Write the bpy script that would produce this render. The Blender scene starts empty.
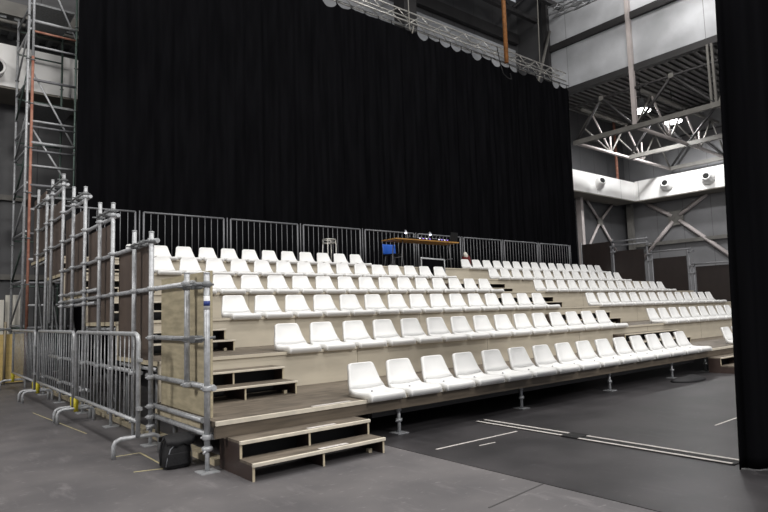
import bpy, bmesh, math, random
from mathutils import Vector, Matrix
random.seed(4)
S = bpy.context.scene
COL = S.collection
R = math.radians
ORG = {}

# ------------------------------------------------------------------ materials
def srgb(r, g, b):
    f = lambda c: (c/255/12.92) if c/255 <= .04045 else ((c/255+.055)/1.055)**2.4
    return (f(r), f(g), f(b), 1)

def mat(name, c, rough=.6, metal=0.0, noise=0.0, scale=8.0, c2=None, bump=0.0, emit=0.0, stretch=None, spec=.5, detail=4):
    m = bpy.data.materials.new(name); m.use_nodes = True
    nt = m.node_tree; b = nt.nodes['Principled BSDF']
    b.inputs['Roughness'].default_value = rough
    b.inputs['Metallic'].default_value = metal
    b.inputs['Specular IOR Level'].default_value = spec
    b.inputs['Base Color'].default_value = c
    if emit:
        b.inputs['Emission Color'].default_value = c
        b.inputs['Emission Strength'].default_value = emit
    if noise or bump or c2:
        tc = nt.nodes.new('ShaderNodeTexCoord'); mp = nt.nodes.new('ShaderNodeMapping')
        if stretch: mp.inputs['Scale'].default_value = stretch
        n = nt.nodes.new('ShaderNodeTexNoise'); n.inputs['Scale'].default_value = scale
        n.inputs['Detail'].default_value = detail
        nt.links.new(tc.outputs['Object'], mp.inputs['Vector'])
        nt.links.new(mp.outputs['Vector'], n.inputs['Vector'])
        if noise or c2:
            rp = nt.nodes.new('ShaderNodeValToRGB')
            rp.color_ramp.elements[0].position = .35; rp.color_ramp.elements[1].position = .65
            k = 1-noise
            rp.color_ramp.elements[0].color = (c[0]*k, c[1]*k, c[2]*k, 1)
            rp.color_ramp.elements[1].color = c2 or tuple(min(1, x*(1+noise)) for x in c[:3])+(1,)
            if c2: rp.color_ramp.elements[0].color = c
            nt.links.new(n.outputs['Fac'], rp.inputs['Fac'])
            nt.links.new(rp.outputs['Color'], b.inputs['Base Color'])
        if bump:
            bp = nt.nodes.new('ShaderNodeBump'); bp.inputs['Strength'].default_value = bump
            bp.inputs['Distance'].default_value = .01
            nt.links.new(n.outputs['Fac'], bp.inputs['Height'])
            nt.links.new(bp.outputs['Normal'], b.inputs['Normal'])
    return m

M = {}
M['seat'] = mat('white_plastic', srgb(232, 232, 231), .42)
M['bolt'] = mat('bolt_grey', srgb(150, 150, 155), .4, .6)
M['riser'] = mat('beige_board', srgb(202, 193, 175), .7, noise=.04, scale=3, stretch=(1, 1, 4), bump=.05)
M['deck'] = mat('brown_deck', srgb(108, 99, 88), .55, noise=.3, scale=4, stretch=(1.2, 5, 1), bump=.05)
M['nosing'] = mat('pale_nosing', srgb(212, 204, 188), .6, noise=.08, scale=12)
M['plyedge'] = mat('plywood_edge', srgb(200, 188, 162), .7, noise=.1, scale=20)
M['fascia'] = mat('fascia_wood', srgb(96, 86, 74), .6, noise=.2, scale=5, stretch=(.6, 1, 6))
M['film'] = mat('dark_film_ply', srgb(66, 54, 50), .38, noise=.15, scale=6, bump=.02)
M['film2'] = mat('brown_film_ply', srgb(96, 83, 75), .5, noise=.12, scale=7, bump=.02)
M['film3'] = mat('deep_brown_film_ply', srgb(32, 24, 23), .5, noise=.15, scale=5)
M['ply'] = mat('raw_plywood', srgb(180, 169, 142), .7, noise=.16, scale=3, stretch=(1, 1.5, 7), bump=.04)
M['galv'] = mat('galvanised_steel', srgb(176, 178, 181), .45, .25, noise=.16, scale=25)
M['galv_dark'] = mat('weathered_steel', srgb(120, 122, 124), .5, .2, noise=.2, scale=20)
M['rail'] = mat('rail_steel', srgb(118, 119, 123), .5, .2, noise=.1, scale=12)
M['green'] = mat('greenish_steel', srgb(96, 112, 106), .5, .4, noise=.15, scale=14)
M['rust'] = mat('rusty_red_steel', srgb(150, 98, 82), .7, .1, c2=srgb(176, 128, 110), scale=9)
M['orange_pole'] = mat('rusty_orange', srgb(150, 100, 55), .6, .1, noise=.25, scale=8)
M['joint'] = mat('joint_brown', srgb(140, 129, 110), .8)  # brown of the thin joints between riser boards
M['black'] = mat('black_paint', srgb(16, 16, 18), .6)
M['curtain'] = mat('black_curtain_cloth', srgb(15, 15, 17), .95, noise=.2, scale=2, stretch=(3, 3, .3), spec=.0)
M['bagcloth'] = mat('black_bag_cloth', srgb(26, 26, 29), .7, bump=.3, scale=60, noise=.2)
M['piping'] = mat('grey_piping', srgb(130, 132, 138), .5)
M['alu'] = mat('truss_aluminium', srgb(205, 203, 198), .35, .6, noise=.08, scale=20)
M['whitewall'] = mat('white_panel', srgb(232, 231, 229), .6, noise=.03, scale=1)
M['soffit'] = mat('soffit_grey', srgb(120, 116, 108), .7, noise=.08, scale=2)
M['steelbeam'] = mat('painted_beam', srgb(112, 110, 106), .55, .2, noise=.12, scale=3)
M['darkbeam'] = mat('dark_beam', srgb(52, 51, 52), .6, .2, noise=.15, scale=2)
M['pinkcol'] = mat('primer_column', srgb(176, 168, 166), .6, noise=.06, scale=3)
M['cream'] = mat('cream_board', srgb(222, 218, 208), .6, noise=.04, scale=3)
M['yellow'] = mat('yellow_plywood', srgb(206, 180, 118), .65, noise=.1, scale=4, stretch=(1, 1, 3))
M['yellowpaint'] = mat('yellow_paint', srgb(204, 190, 50), .5, noise=.1, scale=20)
M['tape'] = mat('white_tape', srgb(205, 200, 196), .6, noise=.15, scale=30)
M['tape_y'] = mat('yellowed_tape', srgb(190, 180, 140), .6, noise=.2, scale=30)
M['blue'] = mat('blue_plastic', srgb(38, 92, 190), .4)
M['wood'] = mat('warm_table_wood', srgb(176, 130, 66), .5, noise=.2, scale=6, stretch=(.5, 4, 1))
M['red'] = mat('dark_red_cloth', srgb(96, 22, 24), .8, noise=.2, scale=30)
M['silverplastic'] = mat('silver_plastic', srgb(170, 172, 178), .35, .3)
M['sticker'] = mat('white_sticker', srgb(230, 230, 232), .5)
M['stickerblue'] = mat('blue_print', srgb(40, 60, 130), .5)
M['lampglow'] = mat('lamp_glow', (1, .98, .95, 1), .5, emit=14)
M['bulbglow'] = mat('bulb_glow', (.85, .88, 1, 1), .5, emit=3)
M['purpleglow'] = mat('purple_led', (.35, .2, .9, 1), .5, emit=1.0)
M['whiteled'] = mat('white_led', (.9, .85, 1, 1), .5, emit=1.2)
M['rope'] = mat('pale_rope', srgb(140, 138, 132), .8)
M['brass'] = mat('brass_grey', srgb(150, 140, 120), .5, .4)
M['hole'] = mat('dark_hole', srgb(14, 14, 14), .9)

def floor_mat(name, c, c2, rough):
    m = mat(name, c, rough, c2=c2, scale=1.6, detail=10)
    nt = m.node_tree; b = nt.nodes['Principled BSDF']
    # scuffs: fine bright specks with a shape of their own
    tc = nt.nodes.new('ShaderNodeTexCoord')
    n = nt.nodes.new('ShaderNodeTexNoise'); n.inputs['Scale'].default_value = 9; n.inputs['Detail'].default_value = 9; n.inputs['Roughness'].default_value = .62
    mp = nt.nodes.new('ShaderNodeMapping'); mp.inputs['Scale'].default_value = (1, 2.2, 1); mp.inputs['Rotation'].default_value = (0, 0, .7)
    nt.links.new(tc.outputs['Object'], mp.inputs['Vector']); nt.links.new(mp.outputs['Vector'], n.inputs['Vector'])
    rp = nt.nodes.new('ShaderNodeValToRGB'); rp.color_ramp.elements[0].position = .6; rp.color_ramp.elements[1].position = .74
    rp.color_ramp.elements[0].color = (0, 0, 0, 1); rp.color_ramp.elements[1].color = (.6, .6, .6, 1)
    nt.links.new(n.outputs['Fac'], rp.inputs['Fac'])
    mx = nt.nodes.new('ShaderNodeMix'); mx.data_type = 'RGBA'
    src = b.inputs['Base Color'].links[0].from_socket
    nt.links.new(rp.outputs['Color'], mx.inputs[0]); nt.links.new(src, mx.inputs[6])
    mx.inputs[7].default_value = tuple(min(1, x*2.2) for x in c2[:3])+(1,)
    w = nt.nodes.new('ShaderNodeTexNoise'); w.inputs['Scale'].default_value = 2.2; w.inputs['Detail'].default_value = 6; w.inputs['Roughness'].default_value = .7
    mp2 = nt.nodes.new('ShaderNodeMapping'); mp2.inputs['Scale'].default_value = (2.6, .7, 1); mp2.inputs['Rotation'].default_value = (0, 0, 1.1)
    nt.links.new(tc.outputs['Object'], mp2.inputs['Vector']); nt.links.new(mp2.outputs['Vector'], w.inputs['Vector'])
    r2 = nt.nodes.new('ShaderNodeValToRGB'); r2.color_ramp.elements[0].position = .56; r2.color_ramp.elements[1].position = .72
    r2.color_ramp.elements[0].color = (0, 0, 0, 1); r2.color_ramp.elements[1].color = (.5, .5, .5, 1)
    nt.links.new(w.outputs['Fac'], r2.inputs['Fac'])
    m2 = nt.nodes.new('ShaderNodeMix'); m2.data_type = 'RGBA'
    nt.links.new(r2.outputs['Color'], m2.inputs[0]); nt.links.new(mx.outputs[2], m2.inputs[6])
    m2.inputs[7].default_value = tuple(min(1, x*1.7) for x in c2[:3])+(1,)
    nt.links.new(m2.outputs[2], b.inputs['Base Color'])
    return m
M['seam'] = mat('floor_seam', srgb(70, 68, 69), .7)
M['floor'] = floor_mat('grey_stage_floor', srgb(88, 86, 88), srgb(106, 103, 104), .55)
M['vinyl'] = floor_mat('dark_vinyl', srgb(44, 43, 45), srgb(64, 62, 64), .4)

def clad_mat(name, c, axis, width, rough=.5, metal=.2, noise=.12):
    """sheet cladding with straight joints every `width` m along the axis"""
    m = mat(name, c, rough, metal, noise=noise, scale=.6, detail=6)
    nt = m.node_tree; b = nt.nodes['Principled BSDF']
    tc = nt.nodes.new('ShaderNodeTexCoord'); sp = nt.nodes.new('ShaderNodeSeparateXYZ')
    nt.links.new(tc.outputs['Object'], sp.inputs[0])
    d = nt.nodes.new('ShaderNodeMath'); d.operation = 'DIVIDE'; d.inputs[1].default_value = width
    nt.links.new(sp.outputs[axis], d.inputs[0])
    fr = nt.nodes.new('ShaderNodeMath'); fr.operation = 'FRACT'; nt.links.new(d.outputs[0], fr.inputs[0])
    gt = nt.nodes.new('ShaderNodeMath'); gt.operation = 'GREATER_THAN'; gt.inputs[1].default_value = 1-.025/width
    nt.links.new(fr.outputs[0], gt.inputs[0])
    mx = nt.nodes.new('ShaderNodeMix'); mx.data_type = 'RGBA'
    src = b.inputs['Base Color'].links[0].from_socket
    nt.links.new(gt.outputs[0], mx.inputs[0]); nt.links.new(src, mx.inputs[6])
    mx.inputs[7].default_value = tuple(x*.45 for x in c[:3])+(1,)
    nt.links.new(mx.outputs[2], b.inputs['Base Color'])
    return m
M['wallback'] = clad_mat('grey_wall_sheets', srgb(84, 84, 86), 'X', 1.4)
M['wallright'] = clad_mat('grey_wall_sheets_side', srgb(122, 122, 124), 'Y', 1.5)
M['bulkhead'] = clad_mat('pale_wall_sheets', srgb(186, 188, 192), 'Y', 3.1, noise=.2)
M['band'] = clad_mat('white_band_sheets', srgb(235, 234, 232), 'X', 2.4, metal=0, noise=.02)
M['band_r'] = clad_mat('white_band_sheets_side', srgb(235, 234, 232), 'Y', 2.4, metal=0, noise=.02)
M['ceil'] = mat('dark_ceiling', srgb(46, 46, 50), .8, noise=.2, scale=1)
M['ribdeck'] = mat('ribbed_roof_sheet', srgb(96, 95, 94), .5, .3, noise=.12, scale=2)

# ------------------------------------------------------------------ mesh helpers
class MB:
    def __init__(s): s.bm = bmesh.new()
    def box(s, x0, x1, y0, y1, z0, z1, bevel=0):
        vs = [s.bm.verts.new((x, y, z)) for x in (x0, x1) for y in (y0, y1) for z in (z0, z1)]
        f = [(0,1,3,2),(4,6,7,5),(0,4,5,1),(2,3,7,6),(0,2,6,4),(1,5,7,3)]
        fs = [s.bm.faces.new([vs[i] for i in q]) for q in f]
        if bevel:
            ed = list({e for q in fs for e in q.edges})
            bmesh.ops.bevel(s.bm, geom=ed, offset=bevel, segments=2, affect='EDGES', profile=.5)
        return s
    def tube(s, a, b, r, n=8, caps=True, r2=None):
        a = Vector(a); b = Vector(b); d = (b-a)
        if d.length < 1e-6: return s
        q = d.to_track_quat('Z', 'Y').to_matrix()
        r2 = r if r2 is None else r2
        A = [s.bm.verts.new(a+q@Vector((r*math.cos(t*2*math.pi/n), r*math.sin(t*2*math.pi/n), 0))) for t in range(n)]
        B = [s.bm.verts.new(b+q@Vector((r2*math.cos(t*2*math.pi/n), r2*math.sin(t*2*math.pi/n), 0))) for t in range(n)]
        for i in range(n): 
            f = s.bm.faces.new((A[i], A[(i+1)%n], B[(i+1)%n], B[i])); f.smooth = True
        if caps: s.bm.faces.new(A[::-1]); s.bm.faces.new(B)
        return s
    def path(s, pts, r, n=8):
        """one continuous bent tube"""
        pts = [Vector(p) for p in pts]; rings = []
        up = None
        for i, p in enumerate(pts):
            t = (pts[min(i+1, len(pts)-1)]-pts[max(i-1, 0)]).normalized()
            if up is None: up = t.orthogonal().normalized()
            up = (up-t*up.dot(t)).normalized(); w = t.cross(up)
            rings.append([s.bm.verts.new(p+up*r*math.cos(k*2*math.pi/n)+w*r*math.sin(k*2*math.pi/n)) for k in range(n)])
        for a, b in zip(rings, rings[1:]):
            for k in range(n):
                f = s.bm.faces.new((a[k], a[(k+1)%n], b[(k+1)%n], b[k])); f.smooth = True
        s.bm.faces.new(rings[0][::-1]); s.bm.faces.new(rings[-1])
        return s
    def prism(s, poly, axis, a, b):
        """extrude a 2-D polygon along axis ('x': poly=(y,z), 'y': (x,z), 'z': (x,y))"""
        def P(u, v, w): return {'x': (w, u, v), 'y': (u, w, v), 'z': (u, v, w)}[axis]
        A = [s.bm.verts.new(P(u, v, a)) for u, v in poly]; B = [s.bm.verts.new(P(u, v, b)) for u, v in poly]
        n = len(poly)
        for i in range(n): s.bm.faces.new((A[i], A[(i+1)%n], B[(i+1)%n], B[i]))
        s.bm.faces.new(A[::-1]); s.bm.faces.new(B)
        return s
    def grid(s, rows, smooth=True):
        V = [[s.bm.verts.new(p) for p in r] for r in rows]
        for a, b in zip(V, V[1:]):
            for i in range(len(a)-1):
                f = s.bm.faces.new((a[i], a[i+1], b[i+1], b[i])); f.smooth = smooth
        return s
    def lathe(s, prof, c, axis=(0,0,1), n=16):
        q = Vector(axis).to_track_quat('Z', 'Y').to_matrix(); c = Vector(c)
        rings = [[s.bm.verts.new(c+q@Vector((r*math.cos(k*2*math.pi/n), r*math.sin(k*2*math.pi/n), z))) for k in range(n)] for r, z in prof]
        for a, b in zip(rings, rings[1:]):
            for k in range(n):
                f = s.bm.faces.new((a[k], a[(k+1)%n], b[(k+1)%n], b[k])); f.smooth = True
        s.bm.faces.new(rings[0][::-1]); s.bm.faces.new(rings[-1])
        return s
    def build(s, name, m, parent=None):
        org = Vector((0, 0, 0))
        if parent is not None: org = ORG[parent.name]
        for v in s.bm.verts: v.co -= org
        bmesh.ops.recalc_face_normals(s.bm, faces=s.bm.faces)
        me = bpy.data.meshes.new(name); s.bm.to_mesh(me); s.bm.free()
        me.materials.append(M[m] if isinstance(m, str) else m)
        o = bpy.data.objects.new(name, me); COL.objects.link(o)
        if parent is not None: o.parent = parent
        ORG[o.name] = org
        return o

def tag(o, label, cat, group=None):
    o['label'] = label; o['category'] = cat
    if group: o['group'] = group
    return o
def thing(name, label, cat, loc, group=None):
    o = bpy.data.objects.new(name, None); COL.objects.link(o)
    o.location = loc; o.empty_display_size = .2
    ORG[o.name] = Vector(loc)
    return tag(o, label, cat, group)
def struct(o): o['kind'] = 'structure'; return o
def children(o): return [c for c in bpy.data.objects if c.parent == o]
def copy_tree(o, loc, label=None, kids=None):
    c = o.copy(); COL.objects.link(c); c.location = loc
    if label: c['label'] = label
    for ch in (kids if kids is not None else children(o)):
        d = ch.copy(); COL.objects.link(d); d.parent = c
    return c
ORD = ['first','second','third','fourth','fifth','sixth','seventh','eighth','ninth','tenth','eleventh','twelfth','thirteenth','fourteenth','fifteenth','sixteenth']

# ------------------------------------------------------------------ layout numbers
D, H = 1.491, .4026           # tier depth and rise
YE, ZS = 4.57, .3925          # front edge and height of the lowest tier
XL, XR = 2.011, 20.86          # tribune sides
XS = 20.95                    # right guard
ye = lambda k: YE+D*(k-1)
zt = lambda k: ZS+H*(k-1)

# ------------------------------------------------------------------ setting
struct(MB().box(-12, 40, -14, 22, -.2, 0).build('floor', 'floor'))
# back wall with the white service band in front of it
YB, XW = 18.3, 34.1
struct(MB().box(-12.2, -12, -14, YB, 0, 17.2).build('wall_left', 'wallright'))
w = struct(MB().box(-10, XW+.3, YB, YB+.25, 0, 17).build('wall_back', 'wallback'))
struct(MB().box(XW, XW+.25, -6, YB, 0, 17).build('wall_right', 'wallright'))
struct(MB().box(-10, 33, 17.0, YB, 7.12, 8.2).build('trim_1', 'band'))
struct(MB().box(32.75, XW, -6, 17.0, 7.12, 8.25).build('trim_2', 'band_r'))
struct(MB().box(-10, 33, 17.02, YB, 7.07, 7.12).build('trim_3', 'soffit'))
struct(MB().box(32.77, XW, -6, 17.02, 7.07, 7.12).build('trim_4', 'soffit'))
# pale sheets high on the back wall behind the truss
struct(MB().box(9.5, 24.0, YB-.06, YB, 11.2, 14.3).build('trim_5', 'bulkhead'))
mb = MB()
for z in (14.55,): mb.box(-2, 24, YB-.3, YB-.05, z, z+.5)
struct(mb.build('trim_6', 'darkbeam'))
# ribbed gallery soffit, back left
mb = MB(); mb.box(-4, 8, 17.0, YB, 8.98, 9.06)
for i in range(40): mb.box(-4+i*.3, -3.87+i*.3, 17.0, YB, 8.88, 8.98)
struct(mb.build('ceiling_gallery', 'galv_dark'))
mb = MB()
for y in (17.05, 17.5): mb.tube((-4, y, 8.82), (8, y, 8.82), .05)
mb.box(-4, 8, 16.9, 17.0, 8.95, 9.3)
struct(mb.build('trim_7', 'steelbeam'))
# main ceiling and upper side wall
XB = 24.3
struct(MB().box(-12, XB, -14, YB, 17.2, 17.4).build('ceiling', 'ceil'))
struct(MB().box(XB, XB+.12, 2, 16.6, 11.5, 17.2).build('wall_right_upper', 'bulkhead'))
struct(MB().box(XB, XB+.12, 16.6, YB, 11.5, 17.2).build('wall_back_upper', 'wallback'))
mb = MB(); mb.box(XB-.16, XB, 2, 16.6, 13.55, 13.85); struct(mb.build('trim_8', 'darkbeam'))
mb = MB(); mb.box(XB-.12, XB+.2, 2, 16.6, 11.22, 11.5); struct(mb.build('trim_9', 'darkbeam'))
# low roof of the side aisle: ribs run across it
mb = MB(); mb.box(XB+.1, XW, 0, YB, 12.1, 12.2)
for i in range(56): mb.box(XB+.2, XW, .1+i*.325, .25+i*.325, 11.99, 12.1)
struct(mb.build('ceiling_aisle', 'ribdeck'))
for i in range(2):
    pass
# wall columns and girts
mb = MB(); mb.box(33.55, 33.85, 17.75, 18.05, 0, 7.1); struct(mb.build('trim_10', 'steelbeam'))
mb = MB(); mb.box(28.45, 28.68, 17.85, 18.15, 0, 7.1); struct(mb.build('trim_11', 'pinkcol'))
mb = MB(); mb.box(33.9, XW, 2, 18, 4.55, 4.75); struct(mb.build('trim_12', 'steelbeam'))
mb = MB()
for z in (2.35, 4.45): mb.box(-6, 27, YB-.12, YB, z, z+.14)
struct(mb.build('trim_13', 'steelbeam'))
mb = MB(); mb.box(24.08, 24.25, 12.22, 12.4, 8.85, 17.2); struct(mb.build('trim_14', 'pinkcol'))
mb = MB(); mb.box(24.1, 24.2, 9.0, 9.08, 8.85, 11.22); mb.box(24.1, 24.2, 9.16, 9.24, 8.85, 11.22); struct(mb.build('trim_15', 'steelbeam'))
mb = MB(); mb.box(24.05, 24.27, 16.35, 16.6, 11.2, 17.2); struct(mb.build('trim_16', 'darkbeam'))

# cross braces (each brace set is bolted together as one)
def cross(name, label, c, arms, wid, m='steelbeam'):
    t = thing(name, label, 'wall brace', c)
    for a in arms:
        d = (Vector(a)-Vector(c)); p = Vector(c)+d.normalized()*.25
        mb = MB(); mb.tube(p, a, wid, 4); mb.build('brace_arm', 'pinkcol', t)
    ax = (0, 1, 0) if abs(arms[0][1]-c[1]) < .05 else (1, 0, 0)
    mb = MB()
    if ax == (1, 0, 0):
        mb.prism([(c[1]+dy, c[2]+dz) for dy, dz in ((-.42,-.3),(-.2,-.42),(.2,-.42),(.42,-.3),(.42,.3),(.2,.42),(-.2,.42),(-.42,.3))], 'x', c[0]-.03, c[0]+.03)
    else:
        mb.prism([(c[0]+dx, c[2]+dz) for dx, dz in ((-.25,-.25),(.25,-.25),(.25,.25),(-.25,.25))], 'y', c[1]-.03, c[1]+.03)
    mb.build('gusset_plate', m, t)
cross('cross_brace', 'large steel X brace on the grey side wall under the white band', (33.97, 15.35, 6.0),
      [(33.97, 17.55, 3.75), (33.97, 13.6, 7.06), (33.97, 17.0, 7.06), (33.97, 11.9, 2.9)], .12)
cross('cross_brace', 'smaller steel X brace on the back wall beside the black curtain', (30.85, 18.19, 5.95),
      [(29.6, 18.19, 7.06), (32.3, 18.19, 7.06), (29.3, 18.19, 4.2), (32.5, 18.19, 4.2)], .085)

# round nozzles in the white band
def nozzle(c, axis, label):
    t = thing('air_nozzle', label, 'air nozzle', c, 'round nozzles in the white band')
    mb = MB(); mb.lathe([(.36,0),(.36,.06),(.3,.12),(.24,.3),(.2,.42),(.17,.42),(.15,.3)], c, axis, 20); mb.build('nozzle_cone', 'whitewall', t)
    a = Vector(axis).normalized()
    mb = MB(); mb.lathe([(.15,0),(.15,.02)], Vector(c)+a*.36, axis, 16); mb.build('opening', 'hole', t)
nozzle((28.9, 17.0, 7.72), (-.45, -1, .25), 'white air nozzle on the back white band beside the curtain')
nozzle((32.75, 15.14, 7.72), (-1, -.1, .2), 'white air nozzle on the side white band, nearer the corner')
nozzle((32.75, 12.98, 7.68), (-1, -.1, .2), 'white air nozzle on the side white band beside the foreground drape')
nozzle((1.5, 17.0, 7.52), (.35, -1, -.15), 'round air nozzle on the white band at far left behind scaffold tower')

# ------------------------------------------------------------------ roof steelwork over the side aisle
ZL, ZU = 8.75, 10.5
XA, XB2 = 24.15, 33.55
def roof_truss(y, label):
    t = thing('roof_truss', label, 'roof truss', (XA, y, ZL), 'steel trusses over the side aisle')
    n = 3; st = (XB2-XA)/n
    xs = [XA+st*i for i in range(n+1)]; us = [XA+st*(i+.5) for i in range(n)]
    MB().tube((XA, y, ZL), (XB2, y, ZL), .085, 8).build('lower_chord', 'pinkcol', t)
    MB().tube((us[0]-.8, y, ZU), (us[-1]+.8, y, ZU), .085, 8).build('upper_chord', 'steelbeam', t)
    for i in range(n):
        MB().tube((xs[i], y, ZL), (us[i], y, ZU), .05, 6).build('diagonal', 'steelbeam', t)
        MB().tube((us[i], y, ZU), (xs[i+1], y, ZL), .05, 6).build('diagonal', 'pinkcol' if i < 2 else 'steelbeam', t)
    for i in range(1, n):
        MB().tube((xs[i], y, ZL), (xs[i], y, ZL+1.05), .045, 6).build('post', 'pinkcol', t)
        MB().tube((us[i-1]*.5+xs[i-1]*.5, y, (ZL+ZU)/2), (xs[i], y, ZL+.02), .04, 6).build('sub_diagonal', 'steelbeam', t)
roof_truss(15.25, 'steel roof truss nearest the white band on the back wall')
roof_truss(12.3, 'steel roof truss meeting the pale column, middle of the aisle')
roof_truss(9.0, 'steel roof truss partly hidden by the foreground drape')
def girder(x, y0, y1, label, dz):
    t = thing('roof_girder', label, 'roof girder', (x, y0, ZL))
    MB().box(x-.1, x+.1, y0, y1, ZL-.1, ZL+.1).build('lower_beam', 'steelbeam', t)
    n = 4; st = (15.25-9.0)/2
    for i in range(2):
        a = 9.0+3.3*i; b = a+(3.3 if i == 0 else 2.95); m_ = (a+b)/2
        MB().tube((x, a, ZL), (x, m_, ZU-.05), .06, 6).build('brace', 'darkbeam', t)
        MB().tube((x, b, ZL), (x, m_, ZU-.05), .06, 6).build('brace', 'darkbeam', t)
        MB().box(x-.08, x+.08, m_-.1, m_+.1, ZU-.15, ZU+.05).build('node_plate', 'steelbeam', t)
    MB().tube((x, y0+2, ZU-.05), (x, y1, ZU-.05), .05, 6).build('upper_beam', 'darkbeam', t)
girder(XA, 6.0, 15.3, 'long roof girder running below the pale upper side wall', 0)
girder(29.0, 6.0, 15.3, 'roof girder along the middle of the side aisle', 0)
girder(33.5, 6.0, 15.3, 'roof girder just above the white band on the side wall', 0)

def high_bay(c, label):
    t = thing('high_bay_lamp', label, 'lamp', c, 'lit lamps under the aisle roof')
    mb = MB(); mb.lathe([(.12,.55),(.16,.5),(.18,.3),(.42,.02),(.44,0)][::-1], c, (0,0,1), 20); mb.build('housing', 'galv_dark', t)
    mb = MB(); mb.lathe([(.41,-.05),(.41,-.02)], c, (0,0,1), 20); mb.build('lens', 'lampglow', t)
    mb = MB(); mb.tube((c[0], c[1], c[2]+.5), (c[0], c[1], 11.985), .02, 6); mb.build('suspension_rod', 'darkbeam', t)
    l = bpy.data.lights.new('high_bay_light', 'AREA'); l.shape = 'DISK'; l.size = .8; l.energy = 380
    o = bpy.data.objects.new('high_bay_light', l); COL.objects.link(o); o.location = (c[0], c[1], c[2]-.1)
high_bay((27.15, 13.5, 10.4), 'lit high bay lamp beside the pale column, left of the lit pair')
high_bay((30.2, 13.42, 10.4), 'lit high bay lamp farther along the aisle, right of the lit pair')

# ------------------------------------------------------------------ tribune tiers
TN = {1:'lowest',2:'second',3:'third',4:'fourth',5:'fifth',6:'top'}
for k in range(1, 7):
    y0, z = ye(k), zt(k); y1 = y0+D if k < 6 else 13.62
    t = thing('tier_platform', {1:'lowest long platform of the seating stand, on steel jacks just above the floor',
        2:'second platform of the seating stand, one riser above the lowest', 3:'third platform up in the beige seating stand',
        4:'fourth platform up in the beige seating stand', 5:'fifth platform, just below the top of the seating stand',
        6:'top platform of the seating stand, carrying the control desk and back railing'}[k], 'seating platform', (XL, y0, 0))
    xe = 19.7 if k == 1 else XR
    MB().box(XL, xe, y0+.005, y1, z-.045, z).build('deck', 'deck', t)
    MB().box(XL, xe, y0-.02, y0+.012, z-.03, z+.003).build('nosing', 'nosing' if k == 1 else 'riser', t)
    if k == 1:
        MB().box(1.962, XL, y0+.005, 4.78, z-.045, z).build('deck_corner', 'deck', t)
        MB().box(1.962, XL, y0-.02, y0+.012, z-.03, z+.003).build('nosing', 'nosing', t)
        MB().box(1.962, xe, y0-.008, y0+.03, z-.13, z-.03).build('fascia', 'fascia', t)
        MB().box(3.6, 10.6, y0+.1, y0+.18, z-.2, z-.05).build('under_beam', 'darkbeam', t)
        for x in (3.93, 5.88, 7.87, 9.75, 11.0):
            mb = MB(); mb.box(x-.07, x+.07, y0+.02, y0+.16, .0045, .012); mb.tube((x, y0+.09, .012), (x, y0+.09, z-.13), .019, 10)
            mb.tube((x, y0+.09, z-.17), (x, y0+.09, z-.05), .028, 10)
            j = mb.build('jack', 'galv', t)
            mb = MB(); mb.tube((x-.07, y0+.05, .135), (x+.07, y0+.13, .135), .008, 6); mb.lathe([(.035,.12),(.035,.15)], (x, y0+.09, 0), n=10)
            mb.build('wing_nut', 'galv', j)
    else:
        zb = zt(k-1)
        MB().box(XL, XR, y0, y0+.018, zb+.002, z-.03).build('riser_board', 'riser', t)
        mb = MB()
        for x in [4.47+2.44*i for i in range(7)]: mb.box(x-.003, x+.003, y0-.0015, y0+.001, zb+.004, z-.03)
        mb.build('board_joint', 'joint', t)
    # carrying legs and edge ledgers
    for x in (XL+.08, 8.0, 14.0, XR-.2 if k > 1 else 19.5):
        for yy in ((y0+.25, y1-.2) if k > 1 else (y1-.25,)):
            MB().tube((x, yy, .0045), (x, yy, z-.045), .024, 8).build('leg', 'galv_dark', t)
    if k > 1:
        mb = MB(); mb.tube((XL+.03, y0+.1, z-.09), (XL+.03, y1-.08, z-.09), .022, 8); mb.build('side_ledger', 'galv', t)
        MB().box(XL-.002, XL+.02, y0+.02, y1, z-.05, z-.002).build('side_edge', 'plyedge', t)
    if k > 2:
        MB().tube((XL+.08, y0+.25, .62), (XL+.08, y1-.2, .62), .022, 8).build('bracing_tube', 'galv_dark', t)
        MB().tube((XL+.08, y0+.25, .2), (XL+.08, y1-.2, zt(k)-.3), .018, 8).build('bracing_tube', 'galv_dark', t)

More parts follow.
